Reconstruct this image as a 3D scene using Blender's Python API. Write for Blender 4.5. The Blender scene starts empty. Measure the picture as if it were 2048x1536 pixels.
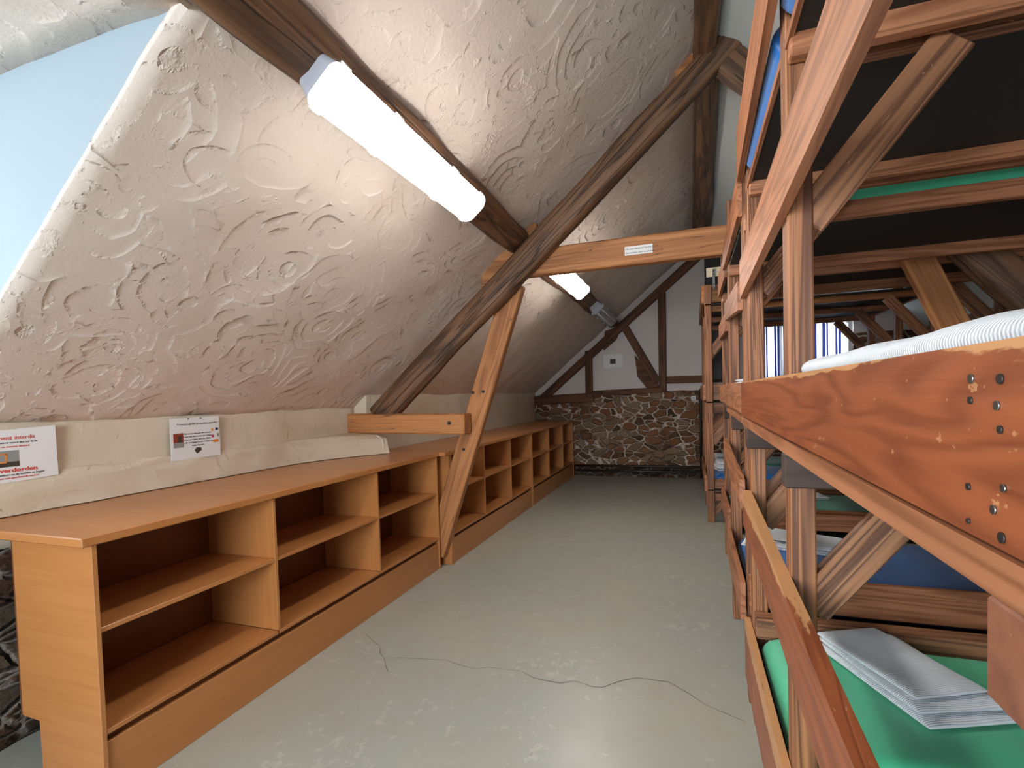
import bpy, bmesh, math, random
from mathutils import Vector, Matrix, Quaternion, noise
random.seed(7)
S = bpy.context.scene
COL = S.collection
PI = math.pi

# ------------------------------------------------------------------ camera
YAW, PITCH, ROLL, H = -.338, -.033, -.03, 1.35
cy_, sy_ = math.cos(YAW), math.sin(YAW)
f0 = Vector((sy_, cy_, 0)); r0 = Vector((cy_, -sy_, 0)); u0 = Vector((0, 0, 1))
cp, sp = math.cos(PITCH), math.sin(PITCH)
f1 = cp*f0 + sp*u0; u1 = -sp*f0 + cp*u0
cr, sr = math.cos(ROLL), math.sin(ROLL)
r2 = cr*r0 + sr*u1; u2 = -sr*r0 + cr*u1
cam = bpy.data.cameras.new('camera'); camo = bpy.data.objects.new('camera', cam); COL.objects.link(camo)
camo.matrix_world = Matrix(((r2.x, u2.x, -f1.x, 0), (r2.y, u2.y, -f1.y, 0), (r2.z, u2.z, -f1.z, H), (0, 0, 0, 1)))
cam.sensor_width = 36; cam.lens = 36*1022.673/2048; cam.shift_y = 58.9/2048; cam.clip_start = .02
S.camera = camo

# ------------------------------------------------------------------ world, light, exposure
w = bpy.data.worlds.new('world'); S.world = w; w.use_nodes = True
w.node_tree.nodes['Background'].inputs[0].default_value = (.80, .90, 1.0, 1)
w.node_tree.nodes['Background'].inputs[1].default_value = .36
S.view_settings.view_transform = 'Standard'; S.view_settings.look = 'None'
S.view_settings.exposure = .54; S.view_settings.gamma = 1

def area(name, loc, direction, sx, sy, power, color):
    l = bpy.data.lights.new(name, 'AREA'); l.shape = 'RECTANGLE'; l.size = sx; l.size_y = sy
    l.energy = power; l.color = color
    o = bpy.data.objects.new(name, l); COL.objects.link(o); o.location = loc
    o.rotation_euler = Vector(direction).to_track_quat('-Z', 'Y').to_euler()
    return o
area('dormer_daylight', (-3.5, .0, 1.92), (1, .25, -.25), 1.3, .9, 27, (.74, .89, 1))
area('rear_window_daylight', (-.8, -2.3, 1.45), (.10, 1, -.08), 1.3, 1.1, 105, (.82, .92, 1))
area('gable_window_daylight', (1.5, 9.7, 2.1), (0, -1, -.05), 2.2, 1.6, 150, (.85, .93, 1))
LAMP_E = 26.0

# ------------------------------------------------------------------ materials
def lin(c):
    return tuple(((v/255)/12.92 if v/255 <= .04045 else ((v/255+.055)/1.055)**2.4) for v in c) + (1,)
class NT:
    def __init__(s, name):
        s.m = bpy.data.materials.new(name); s.m.use_nodes = True
        s.t = s.m.node_tree; s.b = s.t.nodes['Principled BSDF']
    def n(s, typ, **kw):
        nd = s.t.nodes.new(typ)
        for k, v in kw.items(): setattr(nd, k, v)
        return nd
    def l(s, a, b): s.t.links.new(a, b)
    def math(s, op, a, b=None, c=None, clamp=False):
        nd = s.n('ShaderNodeMath', operation=op); nd.use_clamp = clamp
        for i, v in enumerate((a, b, c)):
            if v is None: continue
            if isinstance(v, (int, float)): nd.inputs[i].default_value = v
            else: s.l(v, nd.inputs[i])
        return nd.outputs[0]
    def ramp(s, fac, stops):
        nd = s.n('ShaderNodeValToRGB'); s.l(fac, nd.inputs[0]); e = nd.color_ramp.elements
        while len(e) < len(stops): e.new(.5)
        for el, (p, c) in zip(e, stops): el.position = p; el.color = c if len(c) == 4 else (*c, 1)
        return nd.outputs[0]
    def mix(s, fac, a, b, mode='MIX'):
        nd = s.n('ShaderNodeMix', data_type='RGBA', blend_type=mode)
        if isinstance(fac, (int, float)): nd.inputs[0].default_value = fac
        else: s.l(fac, nd.inputs[0])
        for i, v in ((6, a), (7, b)):
            if isinstance(v, tuple): nd.inputs[i].default_value = v
            else: s.l(v, nd.inputs[i])
        return nd.outputs[2]
    def coord(s, scale=(1, 1, 1), rnd=True, rot=(0, 0, 0)):
        tc = s.n('ShaderNodeTexCoord'); out = tc.outputs['Object']
        if rnd:
            oi = s.n('ShaderNodeObjectInfo'); r = s.math('MULTIPLY', oi.outputs['Random'], 37.)
            va = s.n('ShaderNodeVectorMath', operation='ADD'); s.l(out, va.inputs[0])
            cx = s.n('ShaderNodeCombineXYZ')
            for i in range(3): s.l(r, cx.inputs[i])
            s.l(cx.outputs[0], va.inputs[1]); out = va.outputs[0]
        mp = s.n('ShaderNodeMapping'); s.l(out, mp.inputs[0]); mp.inputs['Scale'].default_value = scale
        mp.inputs['Rotation'].default_value = rot
        return mp.outputs[0]
    def noise(s, vec, scale=5, detail=4, rough=.5, dist=0):
        nd = s.n('ShaderNodeTexNoise'); s.l(vec, nd.inputs['Vector']); nd.inputs['Scale'].default_value = scale
        nd.inputs['Detail'].default_value = detail; nd.inputs['Roughness'].default_value = rough
        nd.inputs['Distortion'].default_value = dist
        return nd.outputs['Fac']
    def bump(s, h, strength=.3, dist=.01):
        nd = s.n('ShaderNodeBump'); s.l(h, nd.inputs['Height']); nd.inputs['Strength'].default_value = strength
        nd.inputs['Distance'].default_value = dist; s.l(nd.outputs[0], s.b.inputs['Normal'])
    def out(s, col=None, rough=None):
        if col is not None:
            if isinstance(col, tuple): s.b.inputs['Base Color'].default_value = col
            else: s.l(col, s.b.inputs['Base Color'])
        if rough is not None:
            if isinstance(rough, (int, float)): s.b.inputs['Roughness'].default_value = rough
            else: s.l(rough, s.b.inputs['Roughness'])
        return s.m

def wood(name, light, dark, rough=.45, grain=.5, wear=0., raw=(214, 160, 108), rings=14, bump=.25, cracks=0., fr=6, edge=0):
    """stained timber, grain along local X"""
    s = NT(name)
    v = s.coord((.45 if fr < 9 else .3, fr, fr))
    n1 = s.noise(v, 1.3, 3, .5, .6)
    wv = s.math('SINE', s.math('MULTIPLY', n1, rings*2.2))
    wv = s.math('POWER', s.math('MULTIPLY_ADD', wv, .5, .5), 1.6)
    fine = s.noise(s.coord((1.2, 45, 45)), 1.6, 4, .65)
    n2 = s.noise(s.coord((.6, 2.5, 2.5)), 1.5, 3)
    g = s.math('ADD', s.math('MULTIPLY', wv, .5*grain), s.math('ADD', s.math('MULTIPLY', fine, .55), s.math('MULTIPLY', n2, .35)))
    col = s.ramp(g, [(.2, lin(light)), (.9, lin(dark))])
    h = s.math('ADD', s.math('MULTIPLY', wv, -.5), s.math('MULTIPLY', fine, -.5))
    if wear > 0:
        wn = s.noise(s.coord((1.4, 7, 7)), 2.2, 6, .7)
        if edge:
            sz = s.n('ShaderNodeSeparateXYZ'); s.l(s.coord((1, 1, 1), rnd=False), sz.inputs[0])
            wn = s.math('ADD', wn, s.math('MULTIPLY', s.math('POWER', s.math('MULTIPLY', sz.outputs[2], 1/edge, clamp=True), 7.), .30))
        wf = s.ramp(wn, [(.66-.14*wear, (0, 0, 0)), (.70-.14*wear, (1, 1, 1))])
        col = s.mix(s.math('MULTIPLY', wf, .75), col, lin(raw))
        sn = s.noise(s.coord((14, 26, 22)), 4, 3, .6)
        sf = s.ramp(sn, [(.675, (0, 0, 0)), (.70, (1, 1, 1))])
        col = s.mix(s.math('MULTIPLY', sf, .5), col, lin(raw))
    if cracks > 0:
        cn = s.noise(s.coord((.5, 11, 11)), 1.4, 2, .5)
        cf = s.ramp(s.math('ABSOLUTE', s.math('SUBTRACT', cn, .5)), [(0, (1, 1, 1)), (.012*cracks, (0, 0, 0))])
        col = s.mix(s.math('MULTIPLY', cf, .8), col, (.02, .01, .005, 1))
        h = s.math('SUBTRACT', h, s.math('MULTIPLY', cf, 2.))
    s.bump(h, bump, .004)
    return s.out(col, rough)

M = {}
M['bed'] = wood('stained_bed_wood', (198, 132, 92), (136, 82, 50), .5, .8, .0, rings=24, fr=8)
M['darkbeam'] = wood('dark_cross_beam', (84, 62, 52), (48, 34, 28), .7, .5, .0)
M['bedworn'] = wood('worn_stained_bed_wood', (168, 92, 54), (124, 62, 34), .42, .7, .12, rings=30, edge=.07)
M['post'] = wood('larch_post_wood', (188, 124, 80), (104, 62, 38), .55, 1.0, .0, rings=34, fr=11)
M['brace'] = wood('planed_brace_wood', (184, 126, 86), (100, 62, 42), .55, .9, .1, rings=30, fr=9)
M['cab'] = wood('varnished_plywood', (197, 134, 78), (166, 103, 55), .30, .25, 0, bump=.06, rings=6)
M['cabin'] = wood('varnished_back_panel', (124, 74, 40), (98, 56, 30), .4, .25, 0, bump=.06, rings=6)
M['old'] = wood('old_oak_timber', (146, 104, 72), (66, 44, 30), .6, .7, 0., cracks=1.4, bump=.6)
M['oldred'] = wood('sawn_orange_timber', (206, 142, 86), (142, 84, 44), .6, .6, 0., cracks=.5, bump=.3)
M['gab'] = wood('dark_frame_timber', (128, 80, 46), (66, 38, 22), .7, .7, 0., cracks=.8, bump=.4)
M['endgrain'] = wood('end_grain_wood', (150, 92, 64), (96, 54, 36), .6, .4, .05)

def plain(name, c, rough=.5, metal=0, **kw):
    s = NT(name); s.b.inputs['Metallic'].default_value = metal
    n = s.noise(s.coord(), kw.get('ns', 12), 3)
    col = s.mix(s.math('MULTIPLY', n, kw.get('nv', .2)), lin(c), tuple(x*.72 for x in lin(c)[:3]) + (1,))
    return s.out(col, rough)
M['black'] = plain('black_base_board', (34, 33, 30), .7)
M['metal'] = plain('galvanised_metal', (150, 150, 150), .35, 1)
M['iron'] = plain('dark_iron', (60, 54, 50), .5, .6)
M['pipe'] = plain('dark_pipe', (40, 33, 28), .4)
M['white'] = plain('white_plastic', (226, 226, 222), .4)
M['grey'] = plain('grey_plastic_tray', (176, 176, 184), .45)
M['cream'] = plain('cream_board', (238, 226, 198), .5)
M['paper'] = plain('paper', (236, 234, 232), .7, nv=.05)
M['ink'] = plain('black_ink', (45, 42, 42), .7)
M['inkred'] = plain('red_ink', (214, 62, 52), .7)
M['photo_grey'] = plain('print_grey', (150, 150, 145), .6)
M['photo_dark'] = plain('print_dark', (70, 58, 52), .6)
M['photo_orange'] = plain('print_orange', (236, 140, 52), .6)
M['photo_red'] = plain('print_red', (150, 62, 40), .6)
M['photo_pink'] = plain('print_pink', (196, 42, 110), .6)
M['photo_blue'] = plain('print_blue', (40, 55, 90), .6)
M['redpaint'] = plain('dark_red_paint', (120, 22, 34), .6)
M['lensoff'] = plain('clear_ribbed_cover', (168, 174, 184), .25)

def lens(name, e):
    s = NT(name); s.b.inputs['Base Color'].default_value = (.9, .9, .9, 1)
    s.b.inputs['Emission Color'].default_value = (1, .96, .90, 1)
    # the tubes inside stop short of the ends of the cover
    sx = s.n('ShaderNodeSeparateXYZ'); s.l(s.coord(rnd=False), sx.inputs[0])
    k = s.ramp(s.math('ABSOLUTE', sx.outputs[0]), [(.55, (1, 1, 1)), (.61, (.03, .03, .03))])
    s.l(s.math('MULTIPLY', k, e), s.b.inputs['Emission Strength'])
    return s.m
M['lens'] = lens('lit_lamp_cover', LAMP_E)

def plaster(name, c, c2, amt=1., scale=3., warm=None):
    s = NT(name)
    v = s.coord(rnd=False)
    nz = s.n('ShaderNodeTexNoise'); s.l(v, nz.inputs['Vector']); nz.inputs['Scale'].default_value = 2.1; nz.inputs['Detail'].default_value = 3
    va = s.n('ShaderNodeVectorMath', operation='MULTIPLY_ADD'); s.l(nz.outputs['Color'], va.inputs[0])
    va.inputs[1].default_value = (.20, .20, .20); s.l(v, va.inputs[2])
    vec = va.outputs[0]
    tot = None
    for sc, k, seed, lo in ((scale*.75, 6.5, 0, .46), (scale*1.5, 4.2, 5, .49)):
        mp = s.n('ShaderNodeMapping'); s.l(vec, mp.inputs[0]); mp.inputs['Location'].default_value = (seed, seed, seed)
        vo = s.n('ShaderNodeTexVoronoi', feature='F1'); s.l(mp.outputs[0], vo.inputs['Vector']); vo.inputs['Scale'].default_value = sc
        fr = s.math('FRACT', s.math('MULTIPLY', vo.outputs['Distance'], k))
        ridge = s.math('POWER', fr, 9.)
        step = s.math('MULTIPLY', fr, .12)
        brk = s.ramp(s.noise(mp.outputs[0], 4.5*sc/3, 5, .7), [(lo, (0, 0, 0)), (lo+.1, (1, 1, 1))])
        h = s.math('MULTIPLY', s.math('ADD', ridge, step), brk)
        edge = s.n('ShaderNodeTexVoronoi', feature='F1'); s.l(mp.outputs[0], edge.inputs['Vector']); edge.inputs['Scale'].default_value = sc
        sep = s.n('ShaderNodeSeparateColor'); s.l(edge.outputs['Color'], sep.inputs[0])
        h = s.math('MULTIPLY', h, s.math('MULTIPLY_ADD', sep.outputs[0], .9, .3))
        tot = h if tot is None else s.math('ADD', tot, h)
    fine = s.noise(v, 60, 3, .6)
    low = s.noise(v, 6, 4, .6)
    tot = s.math('ADD', s.math('MULTIPLY', tot, amt), s.math('ADD', s.math('MULTIPLY', fine, .10), s.math('MULTIPLY', low, .28)))
    s.bump(tot, .8, .011)
    col = s.mix(s.ramp(s.noise(v, 1.3, 4, .6), [(.35, (0, 0, 0)), (.7, (1, 1, 1))]), lin(c), lin(c2))
    return s.out(col, .75)
M['plaster'] = plaster('trowelled_plaster', (228, 212, 199), (220, 203, 189))
M['kplaster'] = plaster('rough_cream_plaster', (220, 206, 186), (208, 190, 162), .5, 2.5)
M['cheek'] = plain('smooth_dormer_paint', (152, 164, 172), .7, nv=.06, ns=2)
M['smooth'] = plain('smooth_white_wall', (214, 217, 214), .7, nv=.06, ns=2)
M['gplaster'] = plain('gable_plaster', (222, 212, 206), .85, nv=.15, ns=3)

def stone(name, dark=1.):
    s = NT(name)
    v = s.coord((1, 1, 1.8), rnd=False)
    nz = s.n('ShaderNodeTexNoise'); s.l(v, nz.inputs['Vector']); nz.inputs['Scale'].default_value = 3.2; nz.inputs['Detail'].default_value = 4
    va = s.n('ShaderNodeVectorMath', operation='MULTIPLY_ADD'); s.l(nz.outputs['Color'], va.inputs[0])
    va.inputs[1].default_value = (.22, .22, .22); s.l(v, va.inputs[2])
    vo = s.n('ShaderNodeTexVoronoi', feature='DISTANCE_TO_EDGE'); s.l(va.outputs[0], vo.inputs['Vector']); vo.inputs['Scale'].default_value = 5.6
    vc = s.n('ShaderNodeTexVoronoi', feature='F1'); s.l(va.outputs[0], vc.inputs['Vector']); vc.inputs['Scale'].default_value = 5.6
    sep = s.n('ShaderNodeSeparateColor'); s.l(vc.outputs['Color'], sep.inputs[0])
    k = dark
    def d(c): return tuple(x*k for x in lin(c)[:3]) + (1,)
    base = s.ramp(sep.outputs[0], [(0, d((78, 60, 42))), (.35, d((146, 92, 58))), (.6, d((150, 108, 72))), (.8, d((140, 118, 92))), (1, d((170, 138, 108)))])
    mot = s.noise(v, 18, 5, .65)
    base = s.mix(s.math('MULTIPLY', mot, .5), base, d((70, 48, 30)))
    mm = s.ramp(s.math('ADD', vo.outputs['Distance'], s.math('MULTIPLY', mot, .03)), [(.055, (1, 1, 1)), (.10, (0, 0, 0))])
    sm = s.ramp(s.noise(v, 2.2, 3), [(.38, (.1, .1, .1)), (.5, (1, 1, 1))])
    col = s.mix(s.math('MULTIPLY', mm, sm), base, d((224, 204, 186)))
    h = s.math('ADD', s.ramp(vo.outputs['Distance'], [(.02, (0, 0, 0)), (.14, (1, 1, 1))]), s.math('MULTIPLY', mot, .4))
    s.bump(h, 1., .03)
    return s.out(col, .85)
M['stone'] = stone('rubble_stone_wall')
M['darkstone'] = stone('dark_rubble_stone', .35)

def floor_mat():
    s = NT('painted_concrete'); v = s.coord(rnd=False)
    big = s.noise(v, .9, 3, .5)
    col = s.mix(s.ramp(big, [(.35, (0, 0, 0)), (.65, (1, 1, 1))]), lin((170, 167, 153)), lin((161, 163, 155)))
    mot = s.noise(v, 7, 6, .7)
    col = s.mix(s.ramp(mot, [(.5, (0, 0, 0)), (.75, (.5, .5, .5))]), col, lin((164, 152, 132)))
    chips = s.noise(v, 16, 8, .72)
    msk = s.noise(v, 1.6, 2, .5)
    c2 = s.math('ADD', chips, s.math('MULTIPLY', msk, .35))
    cf = s.ramp(c2, [(.785, (0, 0, 0)), (.805, (1, 1, 1))])
    col = s.mix(s.math('MULTIPLY', cf, .6), col, lin((186, 184, 174)))
    sp = s.noise(v, 40, 2, .5)
    col = s.mix(s.math('MULTIPLY', s.ramp(sp, [(.74, (0, 0, 0)), (.77, (1, 1, 1))]), .5), col, lin((110, 90, 70)))
    s.bump(s.math('ADD', s.math('MULTIPLY', chips, .4), s.math('MULTIPLY', big, 2.)), .12, .01)
    return s.out(col, s.math('MULTIPLY_ADD', mot, .25, .22))
M['floor'] = floor_mat()
M['crack'] = plain('floor_crack', (84, 74, 62), .9)

def cloth(name, c, rib=0, sheen=.2, fold=.5, rough=.8):
    s = NT(name); v = s.coord(rnd=True)
    n = s.noise(s.coord((2.2, 1, 1), rot=(0, 0, .5)), 2.6, 3, .5, .6)
    h = s.math('MULTIPLY', n, fold*3)
    if rib:
        tc = s.coord((1, 1, 1), rnd=False); sx = s.n('ShaderNodeSeparateXYZ'); s.l(tc, sx.inputs[0])
        rr = s.math('SINE', s.math('MULTIPLY', sx.outputs[0], rib))
        h = s.math('ADD', h, s.math('MULTIPLY', rr, .12))
        col = s.mix(s.math('MULTIPLY_ADD', rr, .5, .5), lin(c), tuple(x*.78 for x in lin(c)[:3]) + (1,))
    else: col = lin(c)
    s.bump(h, .5, .012)
    s.b.inputs['Sheen Weight'].default_value = sheen
    return s.out(col, rough)
M['green'] = cloth('green_vinyl', (72, 186, 140), fold=.8, rough=.5)
M['blue'] = cloth('blue_vinyl', (30, 104, 178), fold=.8, rough=.45)
M['teal'] = cloth('dark_green_vinyl', (58, 128, 106), fold=.5, rough=.5)
M['sheet'] = cloth('white_ribbed_sheet', (236, 239, 244), rib=1000, fold=.4)
M['cover'] = cloth('white_mattress_cover', (226, 226, 226), fold=.8)
M['tape'] = plain('pink_plaster_patch', (205, 190, 178), .8)

def curtain_mat():
    s = NT('striped_curtain'); v = s.coord(rnd=False); sx = s.n('ShaderNodeSeparateXYZ'); s.l(v, sx.inputs[0])
    fr = s.math('FRACT', s.math('MULTIPLY', sx.outputs[0], 6.5))
    f = s.ramp(fr, [(0, (0, 0, 0)), (.42, (0, 0, 0)), (.44, (1, 1, 1)), (.66, (1, 1, 1)), (.68, (0, 0, 0)), (.74, (0, 0, 0)), (.76, (1, 1, 1)), (.92, (1, 1, 1)), (.94, (0, 0, 0))])
    col = s.mix(f, (.9, .93, 1, 1), lin((34, 42, 92)))
    tr = s.n('ShaderNodeBsdfTranslucent'); s.l(col, tr.inputs[0])
    mx = s.n('ShaderNodeMixShader'); mx.inputs[0].default_value = .8
    s.l(col, s.b.inputs['Base Color']); s.l(s.b.outputs[0], mx.inputs[1]); s.l(tr.outputs[0], mx.inputs[2])
    s.l(mx.outputs[0], s.t.nodes['Material Output'].inputs[0])
    return s.m
M['curtain'] = curtain_mat()

# ------------------------------------------------------------------ builders
WM = {}                                        # world matrix of every object, to place its parts
def link(name, me, mat, parent=None, loc=(0, 0, 0), rot=None, kind=None):
    o = bpy.data.objects.new(name, me); COL.objects.link(o)
    if mat: me.materials.append(M[mat] if isinstance(mat, str) else mat)
    mw = Matrix.Translation(Vector(loc)) @ (rot.to_matrix().to_4x4() if rot is not None else Matrix())
    WM[o.name] = mw
    if parent is not None:
        o.parent = parent; mw = WM[parent.name].inverted() @ mw
    o.rotation_mode = 'QUATERNION'
    o.location = mw.to_translation(); o.rotation_quaternion = mw.to_quaternion()
    if kind: o['kind'] = kind
    return o
EMP = []
def thing(name, label, cat, loc=(0, 0, 0), group=None):
    o = bpy.data.objects.new(name, None); COL.objects.link(o); o.location = loc; WM[o.name] = Matrix.Translation(Vector(loc))
    o.empty_display_size = .1
    o['label'] = label; o['category'] = cat
    if group: o['group'] = group
    EMP.append(o); return o
def tag(o, label, cat, group=None, kind=None):
    o['label'] = label; o['category'] = cat
    if group: o['group'] = group
    if kind: o['kind'] = kind
    return o
def wpos(p):
    return p
def finish(bm, name, smooth=False):
    bmesh.ops.recalc_face_normals(bm, faces=bm.faces)
    me = bpy.data.meshes.new(name); bm.to_mesh(me); bm.free()
    if smooth: me.shade_smooth() if hasattr(me, 'shade_smooth') else [setattr(p, 'use_smooth', True) for p in me.polygons]
    return me
def bm_box(sx, sy, sz, bev=.003, seg=1):
    bm = bmesh.new(); bmesh.ops.create_cube(bm, size=1)
    bmesh.ops.scale(bm, vec=(sx, sy, sz), verts=bm.verts)
    if bev:
        bev = min(bev, .3*min(sx, sy, sz))
        bmesh.ops.bevel(bm, geom=list(bm.edges), offset=bev, segments=seg, affect='EDGES', profile=.5)
    return bm
def plank(name, p0, p1, w, t, mat, parent=None, side=(0, 1, 0), bev=.004, kind=None, worn=0):
    """bar from p0 to p1, thickness t along side, width w across"""
    p0 = Vector(p0); p1 = Vector(p1); X = (p1-p0).normalized(); L = (p1-p0).length
    Y = Vector(side); Y = (Y - Y.dot(X)*X).normalized(); Z = X.cross(Y)
    q = Matrix(((X.x, Y.x, Z.x), (X.y, Y.y, Z.y), (X.z, Y.z, Z.z))).to_quaternion()
    bm = bm_box(L, t, w, bev)
    return link(name, finish(bm, name), mat, parent, (p0+p1)/2, q, kind)
def box(name, x0, x1, y0, y1, z0, z1, mat, parent=None, bev=.004, kind=None):
    d = (x1-x0, y1-y0, z1-z0); c = Vector(((x0+x1)/2, (y0+y1)/2, (z0+z1)/2))
    a = max(range(3), key=lambda i: d[i])
    if a == 0: q = Quaternion(); s = d
    elif a == 1: q = Quaternion((0, 0, 1), PI/2); s = (d[1], d[0], d[2])
    else: q = Quaternion((0, 1, 0), -PI/2); s = (d[2], d[1], d[0])
    return link(name, finish(bm_box(*s, bev), name), mat, parent, c, q, kind)
def prism(name, pts, axis, a0, a1, mat, parent=None, bev=.004, kind=None):
    """polygon in the plane normal to axis, extruded from a0 to a1; pts are the two other world coords"""
    def P(u, v, a): return {0: (a, u, v), 1: (u, a, v), 2: (u, v, a)}[axis]
    c = Vector(P(sum(p[0] for p in pts)/len(pts), sum(p[1] for p in pts)/len(pts), (a0+a1)/2))
    bm = bmesh.new()
    lo = [bm.verts.new(Vector(P(*p, a0))-c) for p in pts]; hi = [bm.verts.new(Vector(P(*p, a1))-c) for p in pts]
    bm.faces.new(lo); bm.faces.new(hi[::-1]); n = len(pts)
    for i in range(n): bm.faces.new((lo[i], lo[(i+1) % n], hi[(i+1) % n], hi[i]))
    if bev: bmesh.ops.bevel(bm, geom=list(bm.edges), offset=bev, segments=1, affect='EDGES')
    return link(name, finish(bm, name), mat, parent, c, None, kind)
def log(name, p0, p1, ry, rz, mat, parent=None, side=(0, 1, 0), amp=.012, seed=0, sq=.5, segs=40, ry1=None, rz1=None, kind=None):
    """hewn timber: rounded squarish section with irregular surface, along local X"""
    p0 = Vector(p0); p1 = Vector(p1); X = (p1-p0).normalized(); L = (p1-p0).length
    Y = Vector(side); Y = (Y - Y.dot(X)*X).normalized(); Z = X.cross(Y)
    q = Matrix(((X.x, Y.x, Z.x), (X.y, Y.y, Z.y), (X.z, Y.z, Z.z))).to_quaternion()
    bm = bmesh.new(); N = 20; rings = []
    for i in range(segs+1):
        x = -L/2 + L*i/segs; k = i/segs
        a = ry + ((ry1 or ry)-ry)*k; b = rz + ((rz1 or rz)-rz)*k
        off = noise.noise_vector(Vector((x*.9, seed*3.1, 4)))*amp*1.2
        ring = []
        for j in range(N):
            t = 2*PI*(j+.5)/N; c, s_ = math.cos(t), math.sin(t)
            e = 1-sq*.62
            yy = a*math.copysign(abs(c)**e, c); zz = b*math.copysign(abs(s_)**e, s_)
            d = noise.noise(Vector((x*2.2, yy*7+seed*5, zz*7)))*amp
            ring.append(bm.verts.new((x, yy*(1+d/a)+off.y, zz*(1+d/b)+off.z)))
        rings.append(ring)
    for r1, r2_ in zip(rings, rings[1:]):
        for j in range(N): bm.faces.new((r1[j], r1[(j+1) % N], r2_[(j+1) % N], r2_[j]))
    bm.faces.new(rings[0]); bm.faces.new(rings[-1][::-1])
    o = link(name, finish(bm, name, True), mat, parent, (p0+p1)/2, q, kind)
    return o
def cyl(name, p0, p1, r, mat, parent=None, n=16, kind=None):
    p0 = Vector(p0); p1 = Vector(p1); d = p1-p0
    bm = bmesh.new(); bmesh.ops.create_cone(bm, cap_ends=True, segments=n, radius1=r, radius2=r, depth=d.length)
    for f in bm.faces: f.smooth = len(f.verts) == 4
    return link(name, finish(bm, name), mat, parent, (p0+p1)/2, d.to_track_quat('Z', 'Y'), kind)
def tube(name, pts, r, mat, parent=None, kind=None, n=10):
    pts = [Vector(p) for p in pts]; c = pts[0]; bm = bmesh.new(); rings = []
    for i, p in enumerate(pts):
        t = (pts[min(i+1, len(pts)-1)]-pts[max(i-1, 0)]).normalized(); q = t.to_track_quat('Z', 'Y')
        rings.append([bm.verts.new(p-c+q @ Vector((r*math.cos(2*PI*j/n), r*math.sin(2*PI*j/n), 0))) for j in range(n)])
    for a, b in zip(rings, rings[1:]):
        for j in range(n): bm.faces.new((a[j], a[(j+1) % n], b[(j+1) % n], b[j]))
    bm.faces.new(rings[0]); bm.faces.new(rings[-1][::-1])
    for f in bm.faces: f.smooth = len(f.verts) == 4
    return link(name, finish(bm, name), mat, parent, c, None, kind)
def quadgrid(name, fn, nu, nv, mat, parent=None, kind=None, thick=0, smooth=True):
    bm = bmesh.new(); g = [[bm.verts.new(fn(i/nu, j/nv)) for j in range(nv+1)] for i in range(nu+1)]
    for i in range(nu):
        for j in range(nv): bm.faces.new((g[i][j], g[i+1][j], g[i+1][j+1], g[i][j+1]))
    me = bpy.data.meshes.new(name); bm.to_mesh(me); bm.free()
    for p in me.polygons: p.use_smooth = smooth
    o = link(name, me, mat, parent, kind=kind)
    if thick:
        md = o.modifiers.new('solid', 'SOLIDIFY'); md.thickness = thick; md.offset = 1
    return o
def text(name, body, loc, size, mat, parent, facing='x', align='LEFT', bold=0, xs=1.05):
    cu = bpy.data.curves.new(name, 'FONT'); cu.body = body; cu.size = size; cu.align_x = align; cu.offset = bold
    cu.extrude = .0004; cu.resolution_u = 2
    t = bpy.data.objects.new('tmp', cu); COL.objects.link(t)
    dg = bpy.context.evaluated_depsgraph_get(); dg.update()
    me = bpy.data.meshes.new_from_object(t.evaluated_get(dg)); bpy.data.objects.remove(t)
    me.materials.clear()
    for v in me.vertices: v.co.x *= xs
    q = Matrix(((0, 0, 1), (1, 0, 0), (0, 1, 0))).to_quaternion() if facing == 'x' else Matrix(((1, 0, 0), (0, 0, -1), (0, 1, 0))).to_quaternion()
    return link(name, me, mat, parent, loc, q)

# ------------------------------------------------------------------ room shell
SL = .834
def cz(x): return 1.36 + SL*(x+2.565)
GY = 8.39
box('floor', -3.7, 3.1, -2.6, 8.6, -.1, 0, 'floor', bev=0, kind='structure').data
fl = bpy.data.objects['floor']
def wob(p, a=.006, f=3.): return noise.noise(Vector(p)*f)*a
def slope_fn(xa, xb, ya, yb, left=False):
    def fn(u, v):
        x = xa + (xb-xa)*u; y = ya + (yb-ya)*v
        if left and v == 0: y += .006*noise.noise(Vector((x*6, 2, 0)))
        k = min(1, v*25) if left else 1
        z = cz(x) + k*(wob((x, y, 0), .016, 2.5) + wob((x, y, 7), .006, 7))
        return (x, y, z)
    return fn
quadgrid('ceiling', slope_fn(-2.66, .10, 1.045, 8.45, True), 50, 120, 'plaster', kind='structure', thick=.02)
quadgrid('ceiling', slope_fn(-1.28, .10, -2.5, 1.05), 20, 30, 'plaster', kind='structure', thick=.02)
# right slope: smooth boards painted white
quadgrid('ceiling', lambda u, v: (.06+3.04*u, -2.5+10.95*v, 3.60-.5*3.04*u), 4, 4, 'smooth', kind='structure', thick=.1, smooth=False)
# dormer on the left: ceiling, cheek, sill, end wall with window opening
quadgrid('ceiling', lambda u, v: (-3.62+2.36*u, -.8+1.87*v, 2.435+wob((u*4, v*4, 3), .012, 3)), 24, 18, 'plaster', kind='structure', thick=.1)
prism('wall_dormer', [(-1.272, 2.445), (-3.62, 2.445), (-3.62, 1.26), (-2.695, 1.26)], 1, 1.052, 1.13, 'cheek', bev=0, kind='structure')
box('wall_dormer', -3.72, -3.62, -.8, 1.15, 0, 1.35, 'smooth', bev=0, kind='structure')
box('wall_dormer', -3.72, -3.62, -.8, 1.15, 2.35, 2.55, 'smooth', bev=0, kind='structure')
prism('wall_dormer', [(-1.28, 2.435), (-3.62, 2.435), (-3.62, 1.22), (-2.70, 1.22)], 1, -.9, -.8, 'smooth', bev=0, kind='structure')
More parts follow.
